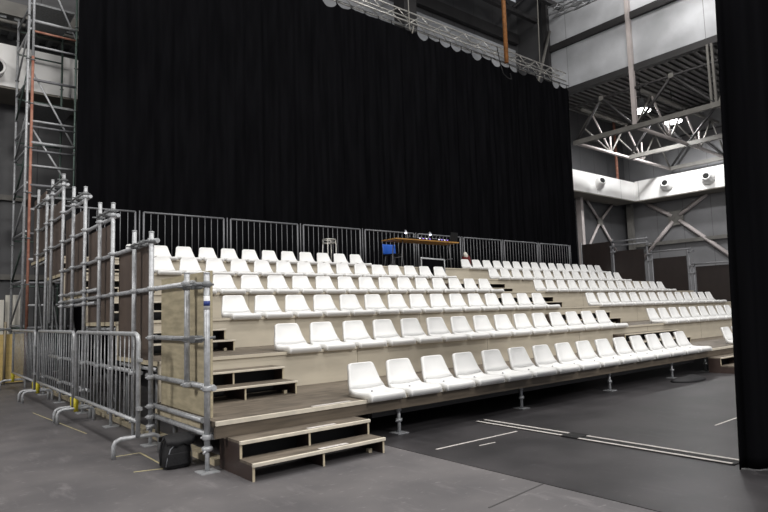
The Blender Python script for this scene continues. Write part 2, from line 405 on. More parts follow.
# ------------------------------------------------------------------ step modules
def step_module(x0, x1, yb, z0, depth, label, riser, tape=False, ext=0):
    t = thing('step_module', label, 'steps', (x0, yb, z0), None)
    th = .02; r = riser/3; f1 = yb-2*depth; f2 = yb-depth
    for i in (1, 2):
        fy = f1 if i == 1 else f2
        by = f2+.03 if i == 1 else yb+ext
        tr = MB().box(x0, x1, fy+.008, by, z0+r*i-th, z0+r*i, ).build('tread', 'deck', t)
        MB().box(x0-.005, x1+.005, fy-.012, fy+.012, z0+r*i-th-(.006 if tape else 0), z0+r*i+.002, .004).build('tread_nosing', 'nosing' if (tape or x0 < 3) else 'riser', tr)
        if tape:
            xm = x0+(x1-x0)*(.62 if i == 2 else .6)
            MB().box(xm-.14, xm+.14, fy+.03, fy+.075, z0+r*i, z0+r*i+.002).build('tape_strip', 'tape', tr)
    poly = [(f1+.012, z0), (f1+.012, z0+r-th), (f2+.012, z0+r-th), (f2+.012, z0+2*r-th), (yb+ext, z0+2*r-th), (yb+ext, z0)]
    for x, nm in ((x0, 'side_panel'), (x0+(x1-x0)*.5-.009, 'divider'), (x1-.018, 'side_panel')):
        p = MB().prism(poly, 'x', x, x+.018).build(nm, 'film', t)
        MB().box(x, x+.018, f1+.006, f1+.012, z0, z0+r-th).build('pale_edge', 'plyedge', p)
        MB().box(x, x+.018, f2+.006, f2+.012, z0+r, z0+2*r-th).build('pale_edge', 'plyedge', p)
    MB().box(x0+.018, x1-.018, f2+.2, f2+.21, z0, z0+2*r-th).build('back_board', 'black', t)
    for xx in (x1-.1,):
        MB().box(xx, xx+.035, f1+.1, f1+.14, z0, z0+.035).build('corner_block', 'plyedge', t)
step_module(2.06, 3.31, 4.545, 0, .21, 'two-step wooden stair at the left front corner on the grey floor', ZS, True, .17)
step_module(10.85, 12.4, 4.545, 0, .21, 'two-step wooden stair at the stage front beside the foreground drape', ZS)
for k in range(1, 6):
    step_module(2.1, 3.27, ye(k+1)-.005, zt(k), .27, 'two-step stair on the left aisle rising from the %s platform' % TN[k], H)
    if k < 5: step_module(10.45, 12.55, ye(k+1)-.005, zt(k), .25, 'two-step stair on the centre aisle rising from the %s platform' % TN[k], H)
tag(MB().box(2.9, 3.32, 4.615, 4.66, ZS, ZS+.002).build('tape_strip', 'tape'), 'white tape strip on the lowest platform edge above the front steps', 'tape')

# ------------------------------------------------------------------ seats
def seat_section(rows, nu=13):
    out = []
    for (y, z, hw, sag, kind) in rows:
        r = []
        for i in range(nu):
            u = -1+2*i/(nu-1)
            x = hw*u
            e = 1-u*u
            if kind == 'p': r.append((x, y, z-sag*e))
            else: r.append((x, y+sag*e, z))
        # rolled rims
        l, rr = r[0], r[-1]
        if kind == 'p':
            zb = .005 if y > -.03 else min(z-.003, -.026+.2*max(0, -.05-y))
            if z < 0: zb = z-.003
            a = (l[0]-.008, y, max(zb, l[2]-.022)); b = (l[0]-.008, y+.002, zb)
            c = (rr[0]+.008, y, max(zb, rr[2]-.022)); d_ = (rr[0]+.008, y+.002, zb)
        else:
            a = (l[0]-.006, y+.008, z-.002); b = (l[0]-.004, y+.03, z-.006)
            c = (rr[0]+.006, y+.008, z-.002); d_ = (rr[0]+.004, y+.03, z-.006)
        out.append([b, a]+r+[c, d_])
    return out
pan_rows = [(-.034, -.031, .165, 0, 'p'), (-.052, -.027, .178, .0, 'p'), (-.075, -.014, .188, .0, 'p'), (-.09, .008, .194, .0, 'p'), (-.096, .032, .199, .002, 'p'), (-.082, .052, .203, .006, 'p'), (-.036, .061, .206, .013, 'p'), (-.027, .0612, .2065, .014, 'p'),
            (.06, .057, .209, .02, 'p'), (.16, .055, .211, .022, 'p'), (.22, .063, .21, .02, 'p'), (.252, .085, .207, .016, 'p')]
back_rows = [(.252, .085, .207, .006, 'b'), (.275, .115, .196, .014, 'b'), (.294, .155, .183, .02, 'b'), (.31, .2, .171, .024, 'b'), (.327, .245, .161, .024, 'b'), (.34, .278, .154, .022, 'b'),
             (.346, .296, .147, .018, 'b'), (.35, .307, .135, .014, 'b'), (.355, .312, .118, .01, 'b'), (.37, .309, .112, .008, 'b'), (.38, .295, .112, .006, 'b')]
# blend the first backrest row into the last pan row
def make_seat(bolts):
    t = thing('stadium_seat', 'white plastic shell seat', 'seat', (0, 0, 0), 'white shell seats of the stand')
    P = seat_section(pan_rows); B = seat_section(back_rows)
    B[0] = P[-1]
    for nm, g in (('seat_pan', P), ('backrest', B)):
        mb = MB(); mb.grid(g)
        bmesh.ops.recalc_face_normals(mb.bm, faces=mb.bm.faces)
        bmesh.ops.solidify(mb.bm, geom=list(mb.bm.faces), thickness=.004)
        for f in mb.bm.faces: f.smooth = True
        mb.build(nm, 'seat', t)
    if bolts:
        mb = MB(); mb.lathe([(.012,0),(.012,.006),(.006,.01)], (0, .18, .041), n=10); mb.build('bolt', 'bolt', t)
    return t
seat_b = make_seat(True); seat_p = make_seat(False)
ROWS = [(1, 3.47, 15, 'L'), (2, 3.47, 15, 'L'), (3, 3.47, 15, 'L'), (4, 3.47, 15, 'L'), (5, 3.47, 15, 'L'), (6, 3.43, 12, 'L'),
        (6, 13.06, 16, 'R'), (5, 12.56, 14, 'R'), (4, 12.56, 14, 'R'), (3, 12.53, 14, 'R'), (2, 12.47, 10, 'R'), (1, 12.43, 3, 'R')]
RN = {1:'front row',2:'second row',3:'third row',4:'fourth row',5:'fifth row',6:'top row'}
kids = {True: children(seat_b), False: children(seat_p)}
used = {True: False, False: False}
for k, x0, n, side in ROWS:
    for i in range(n):
        idx = n-1-i if side == 'L' else i
        ref = 'the centre aisle' if k < 6 else 'the control desk'
        lab = 'white plastic shell seat, %s from %s, %s, %s block' % (ORD[idx], ref, RN[k], 'left' if side == 'L' else 'right')
        pitch = .487 if (k == 6 and side == 'R') else .5
        loc = (x0+.198+pitch*i, ye(k)+random.uniform(-.0015, .001), zt(k)+.003)
        b = (k == 1 and side == 'L')
        src = seat_b if b else seat_p
        if not used[b]:
            src.location = loc; src['label'] = lab; used[b] = True; o = src
        else:
            o = copy_tree(src, loc, lab, kids[b])
        o.rotation_euler.z = R(random.uniform(-.3, .3))
        o['group'] = '%s seats, %s block' % (RN[k], 'left' if side == 'L' else 'right')

# ------------------------------------------------------------------ guard boards
def board(x, y0, y1, z0, z1, m, label, cat='guard board', edge=True):
    t = thing('guard_board', label, cat, (x, y0, z0), None)
    MB().box(x, x+.018, y0, y1, z0, z1).build('board', m, t)
    MB().box(x-.001, x+.019, y0-.003, y0, z0, z1).build('board_edge', 'plyedge' if edge else m, t)
    return t
names = ['pale raw plywood guard board beside the left front post', 'dark brown guard board next behind the pale plywood one',
         'brown guard board, third from the front on the left side', 'brown guard board, fourth from the front on the left side',
         'brown guard board, fifth from the front on the left side', 'brown guard board, farthest back on the left side']
for k in range(1, 7):
    y = ye(k)+.21
    board(2.013, y, y+1.2, zt(k)+.001, zt(k)+1.215, ['ply','film2','film2','film2','film2','film2'][k-1], names[k-1], edge=False)
rn = {2:'deep brown guard board lowest on the right side, mostly behind the drape',3:'deep brown guard board beside the foreground drape on the right side',
      4:'deep brown guard board under the big X brace, second from the drape',5:'deep brown guard board third from the drape, left of a double post',6:'deep brown guard board at the top of the right side by the back rail'}
for k in range(2, 7):
    y = ye(k)+(.2 if k < 6 else .02)
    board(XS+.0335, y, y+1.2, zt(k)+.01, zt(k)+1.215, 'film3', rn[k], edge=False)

# ------------------------------------------------------------------ scaffold of the left guard
def coupler(mb, p, ax):
    x, y, z = p
    mb.lathe([(.036,-.02),(.04,-.012),(.04,.012),(.036,.02)], p, (0,0,1), 10)
    if ax == 'y':
        mb.lathe([(.026,-.02),(.0285,0),(.026,.02)], (x+.048, y, z), (0,1,0), 10)
    mb.tube((x-.05, y+.01, z), (x+.045, y+.01, z), .008, 6)
t = thing('guard_scaffold', 'galvanised tube scaffold carrying the guard boards along the left side', 'scaffold', (1.93, 4.65, 0))
x = 1.932
stds = [(4.66, .0, 1.57), (5.09, .63, 1.6), (6.04, .0, 2.08), (6.6, .0, 2.16), (7.44, .0, 2.6), (8.04, .45, 2.7), (8.82, .0, 3.05),
        (9.54, 1.05, 3.18), (10.26, .0, 3.52), (11.15, 1.2, 3.6), (11.6, .0, 3.42), (12.45, .0, 3.66)]
for y, z0, z1 in stds:
    s = MB().tube((x, y, z0+(.2 if z0 == 0 else 0)), (x, y, z1), .024, 12).build('standard', 'galv', t)
    mb = MB(); mb.lathe([(.024,z1),(.0265,z1+.002),(.0265,z1+.012),(.02,z1+.014)], (x, y, 0), n=12); mb.build('end_cap', 'galv', s)
    if z0 == 0:
        mb = MB(); mb.box(x-.075, x+.075, y-.075, y+.075, 0, .008); mb.tube((x, y, .008), (x, y, .25), .018, 10); b = mb.build('base_jack', 'galv', t)
        mb = MB(); mb.lathe([(.03,.16),(.045,.17),(.045,.19),(.03,.2)], (x, y, 0), n=10); mb.tube((x-.05, y-.05, .16), (x+.05, y+.05, .19), .01, 6); mb.build('wing_nut', 'galv', b)
xl = x+.048
ledg = [(5.05, 10.3, 1.52), (6.0, 10.3, 2.0), (7.4, 12.5, 2.46), (8.75, 12.5, 2.92), (10.2, 12.5, 3.36),
        (5.05, 6.2, 1.035), (4.63, 6.3, .65), (4.86, 6.1, .37), (4.63, 6.1, .27), (8.4, 10.3, 1.45), (8.3, 10.4, 1.62), (6.5, 9.3, .66), (9.1, 11.4, .66), (8.7, 12.4, .3)]
for y0, y1, z in ledg:
    MB().tube((xl, y0, z), (xl, y1, z), .0235, 10).build('ledger', 'galv', t)
    for y, z0, z1 in stds:
        if y0-.05 < y < y1+.05 and z0-.05 < z < z1+.02:
            mb = MB(); coupler(mb, (x, y, z), 'y'); mb.build('coupler', 'galv', t)
# clamp bars tying each pair of post heads
for i in range(0, 12, 2):
    (ya, _, za), (yb, _, zb) = stds[i], stds[i+1]
    z = min(za, zb)-.085
    mb = MB(); mb.tube((x-.03, ya, z), (x-.03, yb, z+.01), .014, 8)
    for yy in (ya, (ya+yb)/2, yb):
        mb.lathe([(.03,-.025),(.042,-.01),(.042,.01),(.03,.025)], (x, yy, z), (0,0,1), 10)
        mb.tube((x-.09, yy, z), (x+.06, yy, z), .009, 8)
    mb.box(x-.04, x+.04, (ya+yb)/2-.05, (ya+yb)/2+.05, z-.03, z+.03, .01)
    mb.build('clamp', 'galv_dark', t)
    z2 = .655 if i == 0 else None
mb = MB(); mb.tube((x-.03, 4.66, 1.04), (x-.03, 5.09, 1.04), .014, 8); mb.box(x-.05, x+.03, 4.8, 4.92, 1.01, 1.07, .01); mb.tube((x-.13, 5.09, 1.045), (x+.06, 5.09, 1.038), .011, 8); mb.tube((x-.1, 4.66, 1.045), (x+.07, 4.66, 1.055), .011, 8)
mb.build('clamp', 'galv_dark', t)
# sticker on the front post
st = MB().lathe([(.0252,1.28),(.0252,1.39)], (x, 4.66, 0), n=16).build('sticker', 'sticker', t)
mb = MB(); mb.lathe([(.0256,1.31),(.0256,1.35)], (x, 4.66, 0), n=16); mb.build('sticker_print', 'stickerblue', st)
st = MB().lathe([(.0252,2.42),(.0252,2.47)], (x, 7.44, 0), n=16).build('sticker', 'sticker', t)
# timber sill on the floor
tag(MB().box(2.05, 2.15, 4.8, 13.0, .0, .05).build('timber_sill', 'plyedge'), 'long pale timber sill on the floor under the left scaffold', 'timber')
tag(MB().box(2.013, 2.033, 5.0, 6.15, .27, .346).build('timber_bearer', 'plyedge'), 'short pale timber bearer under the plywood guard board', 'timber')

# ------------------------------------------------------------------ scaffold of the right guard
t = thing('guard_scaffold', 'grey tube scaffold carrying the guard boards along the right side', 'scaffold', (XS, 7.7, 0))
for y, z1 in ((7.6, 2.75), (7.75, 2.6), (9.0, 2.6), (9.13, 3.08), (10.42, 3.12), (10.58, 3.66), (11.9, 3.7), (13.25, 3.7), (6.2, 2.2)):
    MB().tube((XS, y, 0), (XS, y, z1), .026, 10).build('standard', 'rail', t)
for y0, y1, z in ((7.65, 9.05, 2.5), (9.05, 10.45, 3.05), (10.5, 11.95, 3.58), (10.5, 11.95, 3.42)):
    MB().tube((XS-.03, y0, z), (XS-.03, y1, z), .03, 10).build('ledger', 'rail', t)
for y, z in ((7.68, 2.3), (7.68, 1.9), (9.06, 2.95), (9.06, 2.45), (9.06, 2.2), (10.5, 3.35), (10.5, 3.0), (10.5, 2.75), (11.9, 3.4), (11.9, 3.2)):
    MB().box(XS-.06, XS+.034, y-.1, y+.1, z-.03, z+.03, .012).build('coupler', 'rail', t)

# ------------------------------------------------------------------ railing along the back of the top tier
xs = [1.98+2.052*i for i in range(10)]
yr = 13.42
zr0, zr1 = zt(6)+.1, zt(6)+1.17
refs = ['leftmost, behind the guard boards', 'second from the left', 'third from the left', 'behind the stool, fourth from the left', 'fifth from the left',
        'behind the control desk', 'right of the control desk', 'third from the right', 'beside the curtain end, second from right']
for i in range(9):
    a, b = xs[i]+.09, xs[i+1]-.09
    t = thing('railing_panel', 'grey steel railing panel on the top tier, %s' % refs[i], 'railing', (a, yr, zt(6)), 'railing panels along the back of the stand')
    MB().tube((a, yr, zr1), (b, yr, zr1), .022, 8).build('top_rail', 'rail', t); MB().tube((a, yr, zr0), (b, yr, zr0), .018, 8).build('bottom_rail', 'rail', t)
    for xx in (a, b):
        p = MB().tube((xx, yr, zt(6)), (xx, yr, zr1), .022, 8).build('post', 'rail', t)
        MB().box(xx-.05, xx+.05, yr-.05, yr+.05, zt(6), zt(6)+.01).build('foot_plate', 'rail', p)
    MB().tube((b+.09, yr, zr0), (b+.09, yr, zr1+.03), .013, 8).build('connector', 'rail', t)
    n = 12
    for j in range(1, n):
        xx = a+(b-a)*j/n
        MB().tube((xx, yr, zr0), (xx, yr, zr1), .008, 6).build('bar', 'rail', t)

# ------------------------------------------------------------------ crowd barriers
def barrier(y0, L, label, xoff=0, yellow=(False, False)):
    x = 1.7+xoff; y1 = y0+L
    t = thing('crowd_barrier', label, 'barrier', (x, y0, 0), 'crowd barriers along the left side of the stand')
    zb, zt_ = .3, 1.085
    c = .07
    pts = [(x, y0, .17), (x, y0, zt_-c), (x, y0+c*.3, zt_-c*.3), (x, y0+c, zt_), (x, y1-c, zt_), (x, y1-c*.3, zt_-c*.3), (x, y1, zt_-c), (x, y1, .17)]
    mb = MB(); mb.path(pts, .021, 10); mb.build('frame', 'galv', t)
    mb = MB(); mb.tube((x, y0, zb), (x, y1, zb), .019, 10); mb.build('bottom_rail', 'galv', t)
    n = 17
    for j in range(1, n):
        yy = y0+L*j/n
        MB().tube((x, yy, zb), (x, yy, zt_), .006, 6).build('bar', 'galv', t)
    for e, yy in enumerate((y0, y1)):
        yy = yy+(.02 if e == 0 else -.02)
        a, b = x-.2, x+.2
        r = .055; zz = .165
        mb = MB(); mb.path([(a, yy, 0), (a, yy, zz-r), (a+r*.3, yy, zz-r*.3), (a+r, yy, zz), (b-r, yy, zz), (b-r*.3, yy, zz-r*.3), (b, yy, zz-r), (b, yy, 0)], .02, 10)
        mb.build('foot', 'galv', t)
        if yellow[e]:
            mb = MB(); mb.tube((x, yy, .13), (x, yy, .29), .028, 10); mb.build('yellow_sleeve', 'yellowpaint', t)
    for zz in (.42, .85):
        mb = MB(); mb.box(x-.02, x+.02, y0-.06, y0, zz-.015, zz+.015); mb.build('hook', 'galv', t)
barrier(5.66, 2.44, 'nearest steel crowd barrier, ending beside the black bag', 0, (False, True))
barrier(8.24, 2.44, 'middle steel crowd barrier of the three along the left side', 0, (True, True))
barrier(10.84, 2.3, 'farthest steel crowd barrier, by the yellow plywood', -.02, (True, True))

# ------------------------------------------------------------------ black bag
BX, BY = 1.81, 5.03
t = thing('camera_bag', 'black fabric camera bag with grey piping on the floor beside the front post', 'bag', (BX, BY, 0))
mb = MB()
rowsz = [(.0, .1, .085, 0), (.02, .115, .1, 0), (.1, .115, .1, .0), (.18, .105, .09, .01), (.235, .09, .075, .02), (.255, .07, .05, .02)]
ring = []
for z, a, b, dx in rowsz:
    r = []
    for i in range(24):
        th = i*2*math.pi/24; c_, s_ = math.cos(th), math.sin(th)
        r.append((BX+dx+a*math.copysign(abs(c_)**.55, c_), BY+b*math.copysign(abs(s_)**.55, s_), z))
    ring.append(r+[r[0]])
mb.grid(ring); bmesh.ops.remove_doubles(mb.bm, verts=mb.bm.verts, dist=1e-4)
bmesh.ops.holes_fill(mb.bm, edges=mb.bm.edges); body = mb.build('bag_body', 'bagcloth', t)
mb = MB()
flap = []
for i in range(9):
    u = -1+i/4
    flap.append([(BX+.012+.115*u, BY-.115+.01*u*u, .19+.012*math.sin(i*1.7)), (BX+.012+.12*u, BY-.1, .235), (BX+.014+.11*u, BY, .272-.01*u*u), (BX+.012+.115*u, BY+.1, .24), (BX+.012+.11*u, BY+.115, .2)])
mb.grid(flap); bmesh.ops.recalc_face_normals(mb.bm, faces=mb.bm.faces); bmesh.ops.solidify(mb.bm, geom=list(mb.bm.faces), thickness=.012); mb.build('lid_flap', 'bagcloth', t)
mb = MB(); mb.path([(BX-.105, BY-.09, .03), (BX-.1, BY-.105, .09), (BX-.075, BY-.104, .165), (BX-.03, BY-.098, .2), (BX+.03, BY-.1, .2)], .0045, 6); mb.build('piping', 'piping', t)
mb = MB(); mb.path([(BX+.117, BY-.06, .02), (BX+.117, BY-.06, .1), (BX+.1, BY-.075, .17), (BX+.09, BY-.08, .21)], .0045, 6); mb.build('piping', 'piping', t)
MB().box(BX-.1, BX+.07, BY-.112, BY-.098, .03, .13, .006).build('front_pocket', 'bagcloth', t)
mb = MB(); mb.path([(BX-.1, BY-.02, .25), (BX-.11, BY, .21), (BX-.125, BY, .12), (BX-.115, BY, .03)], .009, 6); mb.build('shoulder_strap', 'bagcloth', t)

# ------------------------------------------------------------------ black sack under the stage
mb = MB(); ringz = []
for z, s in ((0, .95), (.015, 1.0), (.04, .92), (.06, .7), (.072, .4), (.075, .1)):
    r = []
    for i in range(28):
        th = i*2*math.pi/28
        r.append((9.6+.42*s*math.cos(th)*(1+.08*math.sin(3*th)), 4.33+.2*s*math.sin(th)*(1+.1*math.cos(2*th)), z*(1+.12*math.sin(th*2+1))))
    ringz.append(r+[r[0]])
mb.grid(ringz); bmesh.ops.remove_doubles(mb.bm, verts=mb.bm.verts, dist=1e-4); bmesh.ops.holes_fill(mb.bm, edges=mb.bm.edges)
tag(mb.build('black_sack', 'bagcloth'), 'flat black sack on the dark floor under the stage edge', 'sack')

# ------------------------------------------------------------------ control desk on the top tier
Z6 = zt(6)
t = thing('control_desk', 'warm wooden trestle table on the top tier in front of the railing', 'table', (10.1, 12.2, Z6))
tz = Z6+.79
MB().box(10.33, 12.78, 12.12, 12.75, tz-.03, tz, .004).build('tabletop', 'wood', t)
for xx in (10.6, 12.55):
    for yy in (12.25, 12.65):
        MB().tube((xx, yy, Z6+.004), (xx+(.08 if xx < 11 else -.08), yy, tz-.03), .016, 8).build('leg', 'rail', t)
    MB().tube((xx+.05, 12.25, Z6+.3), (xx+.05, 12.65, Z6+.3), .012, 8).build('crossbar', 'rail', t)
# mixing consoles
def console(x0, x1, y0, y1, label, n):
    t = thing('mixing_console', label, 'mixing console', (x0, y0, tz), None)
    MB().prism([(y0, tz), (y1, tz), (y1, tz+.12), (y0, tz+.05)], 'x', x0, x1).build('console_body', 'black', t)
    for i in range(n):
        xx = x0+.04+(x1-x0-.08)*i/(n-1)
        MB().lathe([(.012,0),(.012,.02)], (xx, (y0+y1)/2, tz+.083), n=8).build('knob', 'silverplastic', t)
    for i in range(4):
        xx = x0+.08+(x1-x0-.16)*i/3
        MB().box(xx-.025, xx+.025, y0-.004, y0+.02, tz+.035, tz+.055).build('indicator_light', 'purpleglow' if i % 2 else 'whiteled', t)
console(11.2, 11.75, 12.2, 12.6, 'black mixing console on the left half of the control desk', 8)
console(11.95, 12.45, 12.2, 12.6, 'black mixing console in the right half of the control desk', 7)
def desk_lamp(x, y, label, lean):
    t = thing('desk_lamp', label, 'desk lamp', (x, y, tz), 'small lit lamps on the control desk')
    MB().lathe([(.06,0),(.06,.012),(.02,.02)], (x, y, tz), n=14).build('base', 'black', t)
    mb = MB(); mb.path([(x, y, tz+.01), (x, y, tz+.14), (x+lean*.35, y-.01, tz+.2), (x+lean*.8, y-.02, tz+.24)], .009, 8); mb.build('arm', 'silverplastic', t)
    h = (x+lean, y-.03, tz+.235)
    MB().lathe([(.018,.05),(.045,.0),(.05,-.02)], h, (-lean*.6, .2, 1), n=14).build('shade', 'silverplastic', t)
    MB().lathe([(.03,-.05),(.035,-.03),(.02,-.02)], h, (-lean*.6, .2, 1), n=12).build('bulb', 'bulbglow', t)
desk_lamp(11.05, 12.45, 'small lit desk lamp left of both mixing consoles', -.1)
desk_lamp(11.86, 12.45, 'small lit desk lamp between the two mixing consoles', .03)
t = thing('laptop', 'open dark laptop at the right end of the control desk', 'laptop', (12.6, 12.3, tz))
MB().box(12.52, 12.82, 12.25, 12.48, tz, tz+.018, .004).build('keyboard_base', 'black', t)
MB().prism([(12.24, tz+.018), (12.255, tz+.018), (12.2, tz+.29), (12.185, tz+.29)], 'x', 12.52, 12.82).build('screen_lid', 'black', t)
# blue chair behind the desk
CX, CY = 11.03, 13.06
t = thing('blue_chair', 'blue backed chair with metal legs behind the left end of the desk', 'chair', (CX, CY, Z6))
mb = MB(); g = []
for i in range(7):
    z = Z6+.44+.02+i*.05
    g.append([(CX-.24+.48*j/8, CY+.2+.03*i/6-.04*math.sin(math.pi*j/8)*-1, z) for j in range(9)])
mb.grid(g); bmesh.ops.recalc_face_normals(mb.bm, faces=mb.bm.faces); bmesh.ops.solidify(mb.bm, geom=list(mb.bm.faces), thickness=.02); mb.build('backrest', 'blue', t)
MB().box(CX-.2, CX+.2, CY-.2, CY+.2, Z6+.43, Z6+.455, .01).build('seat', 'black', t)
for sx in (-1, 1):
    for sy in (-1, 1):
        MB().tube((CX+.17*sx, CY+.17*sy, Z6+.43), (CX+.2*sx, CY+.21*sy, Z6), .011, 8).build('leg', 'rail', t)
# black stool frame behind the top row
SX, SY = 8.72, 12.95
t = thing('bar_stool', 'grey tubular stool frame standing before the railing behind top row', 'stool', (SX, SY, Z6))
mb = MB(); mb.path([(SX+.17*math.cos(a*math.pi/10), SY+.17*math.sin(a*math.pi/10), Z6+.75) for a in range(21)], .013, 8); mb.build('top_ring', 'alu', t)
mb = MB(); mb.path([(SX+.165*math.cos(a*math.pi/10), SY+.165*math.sin(a*math.pi/10), Z6+.66) for a in range(21)], .01, 8); mb.build('lower_ring', 'alu', t)
for a in (.7, 2.3, 3.9, 5.5):
    MB().tube((SX+.17*math.cos(a), SY+.17*math.sin(a), Z6+.75), (SX+.2*math.cos(a), SY+.2*math.sin(a), Z6), .012, 8).build('leg', 'alu', t)
# low framed black panel on tier five
z5 = zt(5)
t = thing('framed_screen', 'low black panel in a grey tube frame below the control desk', 'screen panel', (11.0, 11.85, z5))
mb = MB(); mb.path([(10.98, 11.85, z5), (10.98, 11.85, z5+.62), (10.99, 11.85, z5+.64), (11.85, 11.85, z5+.62), (11.86, 11.85, z5+.6), (11.86, 11.85, z5)], .02, 8); mb.build('tube_frame', 'galv', t)
MB().box(11.0, 11.84, 11.845, 11.855, z5, z5+.6).build('black_cloth', 'curtain', t)
MB().lathe([(.03,.0),(.03,.06)], (10.98, 11.85, z5+.6), n=10).build('corner_joint', 'galv', t)
# red bundle
RX, RY = 13.98, 12.98
t = thing('red_bag', 'dark red bag with a white bundle on top behind the right block top row', 'bag', (RX, RY, Z6))
mb = MB(); ringz = []
for z, s in ((0, .9), (.05, 1.0), (.3, 1.0), (.46, .85), (.54, .4)):
    r = [(RX+.17*s*math.cos(i*math.pi/8)*(1+.1*math.sin(i*2.0)), RY+.13*s*math.sin(i*math.pi/8), Z6+z) for i in range(16)]
    ringz.append(r+[r[0]])
mb.grid(ringz); bmesh.ops.remove_doubles(mb.bm, verts=mb.bm.verts, dist=1e-4); bmesh.ops.holes_fill(mb.bm, edges=mb.bm.edges); mb.build('bag_body', 'red', t)
mb = MB(); mb.lathe([(.02,-.13),(.055,-.09),(.075,0),(.055,.09),(.02,.13)], (RX-.06, RY-.04, Z6+.5), (-.45, 0, 1), 14); mb.build('white_bundle', 'cream', t)

# ------------------------------------------------------------------ big black back curtain
XC0, XC1, YC, ZC = 2.96, 22.72, 14.5, 10.93
mb = MB(); rows_ = []
nx = 760; tie = .56
zs_ = [.0, .6, 2.5, 5, 7.5, 9.2, 10.1, 10.45, 10.72]
def fold(x): return .035*math.sin(x*7.3)+.025*math.sin(x*12.1+1.3)+.015*math.sin(x*23+.5)+.05*math.sin(x*1.7)
for z in zs_+['top']:
    r = []
    for i in range(nx+1):
        x_ = XC0+(XC1-XC0)*i/nx
        if z == 'top':
            u = ((x_-XC0)/tie) % 1
            s = 4*u*(1-u)
            zz = ZC-.07-(.16+.09*math.sin(int((x_-XC0)/tie)*2.7))*(s**.6)*(1 if (int((x_-XC0)/tie) not in (14, 15, 16, 17, 30)) else .25); amp = .25
        else:
            zz = z; amp = 1-.7*max(0, (z-9))/2
        r.append((x_, YC+fold(x_)*amp, zz))
    rows_.append(r)
for i in range(nx+1):
    rows_[-2][i] = (rows_[-2][i][0], rows_[-2][i][1], min(rows_[-2][i][2], rows_[-1][i][2]-.04))
    rows_[-3][i] = (rows_[-3][i][0], rows_[-3][i][1], min(rows_[-3][i][2], rows_[-2][i][2]-.04))
mb.grid(rows_)
t = thing('stage_curtain', 'tall black stage curtain hanging behind the seating stand', 'curtain', (XC0, YC, 0))
bmesh.ops.recalc_face_normals(mb.bm, faces=mb.bm.faces); bmesh.ops.solidify(mb.bm, geom=list(mb.bm.faces), thickness=.008)
mb.build('curtain_cloth', 'curtain', t)
n_t = int((XC1-XC0)/tie)
for i in range(n_t+1):
    xx = XC0+i*tie
    MB().tube((xx, YC, ZC-.1), (xx, YC+.0, ZC+.02), .014, 6).build('tie', 'black', t)

MB().tube((XC0, YC, ZC+.015), (XC1, YC, ZC+.015), .022, 8).build('curtain_pipe', 'galv_dark', t)
# curtain truss
t = thing('curtain_truss', 'silver aluminium truss holding the big black curtain', 'truss', (XC0, YC, 11))
z0, z1 = 11.01, 11.37
for yy, zz in ((YC-.16, z0), (YC+.16, z0), (YC-.16, z1), (YC+.16, z1)):
    MB().tube((XC0, yy, zz), (22.3, yy, zz), .026, 8).build('chord', 'alu', t)
n = 36
for s in range(n):
    xa = XC0+(22.3-XC0)*s/n; xb = XC0+(22.3-XC0)*(s+1)/n
    mb = MB()
    for yy in (YC-.16, YC+.16):
        mb.tube((xa, yy, z0 if s % 2 else z1), (xb, yy, z1 if s % 2 else z0), .012, 6)
    mb.tube((xa, YC-.16, z0), (xb, YC+.16, z0), .012, 6); mb.tube((xa, YC-.16, z1), (xa, YC+.16, z1), .012, 6)
    mb.build('lacing', 'alu', t)

# overhead rigging
tag(MB().tube((18.08, 14.2, 10.75), (18.08, 14.2, 17.2), .085, 12).build('hoist_pole', 'orange_pole'), 'rusty orange pole rising past the curtain truss to the ceiling', 'pole')
mb = MB(); mb.path([(17.6, 14.25, 11.3), (17.62, 14.15, 10.6), (17.75, 14.12, 10.2), (18.05, 14.12, 10.08), (18.25, 14.14, 10.12), (18.2, 14.15, 10.35)], .018, 6)
tag(mb.build('cable_loop', 'black'), 'black cable loop hanging from the curtain truss by the orange pole', 'cable')
mb = MB(); mb.path([(20.3, 14.2, 17.2), (20.33, 14.2, 14), (20.4, 14.3, 11.37)], .022, 6)
tag(mb.build('hanging_rope', 'rope'), 'pale rope hanging to the curtain truss right of the orange pole', 'rope')
mb = MB(); mb.path([(13.0, 14.3, 17.2), (13.02, 14.25, 13), (13.1, 14.3, 10.75), (13.2, 14.28, 10.6), (13.28, 14.28, 10.9)], .02, 6)
tag(mb.build('hanging_rope', 'rope'), 'pale rope hanging to the curtain truss left of the orange pole', 'rope')
tag(MB().tube((21.9, 15.6, 11.0), (24.2, 16.3, 14.6), .07, 8).build('diagonal_strut', 'steelbeam'), 'grey diagonal strut at the corner above the curtain end', 'strut')
tag(MB().box(14.6, 15.25, 16.2, 16.8, 9, 17.2).build('steel_column', 'darkbeam'), 'dark steel column rising behind the curtain truss', 'column')
def fly_truss(a, b, w_, label):
    a, b = Vector(a), Vector(b); d = (b-a).normalized(); sx = d.cross(Vector((0,0,1))).normalized()*w_; up = Vector((0,0,w_))
    t = thing('lighting_truss', label, 'truss', a, 'overhead lighting trusses')
    cs = [a-sx-up, a+sx-up, a-sx+up, a+sx+up]; L = (b-a)
    for c in cs: MB().tube(c, c+L, .03, 8).build('chord', 'galv', t)
    n = int(L.length/.5)
    for i in range(n):
        mb = MB()
        p = L*(i/n); q = L*((i+1)/n)
        for u, v in ((0, 1), (1, 3), (3, 2), (2, 0)): mb.tube(cs[u]+p, cs[v]+q, .014, 6)
        mb.build('lacing', 'galv', t)
fly_truss((20.3, 13.6, 13.2), (20.8, 6.5, 13.2), .17, 'grey lighting truss overhead, beside the pale upper side wall')
fly_truss((22.6, 14.0, 14.4), (22.7, 7.0, 14.4), .14, 'higher grey lighting truss close to the pale upper side wall')
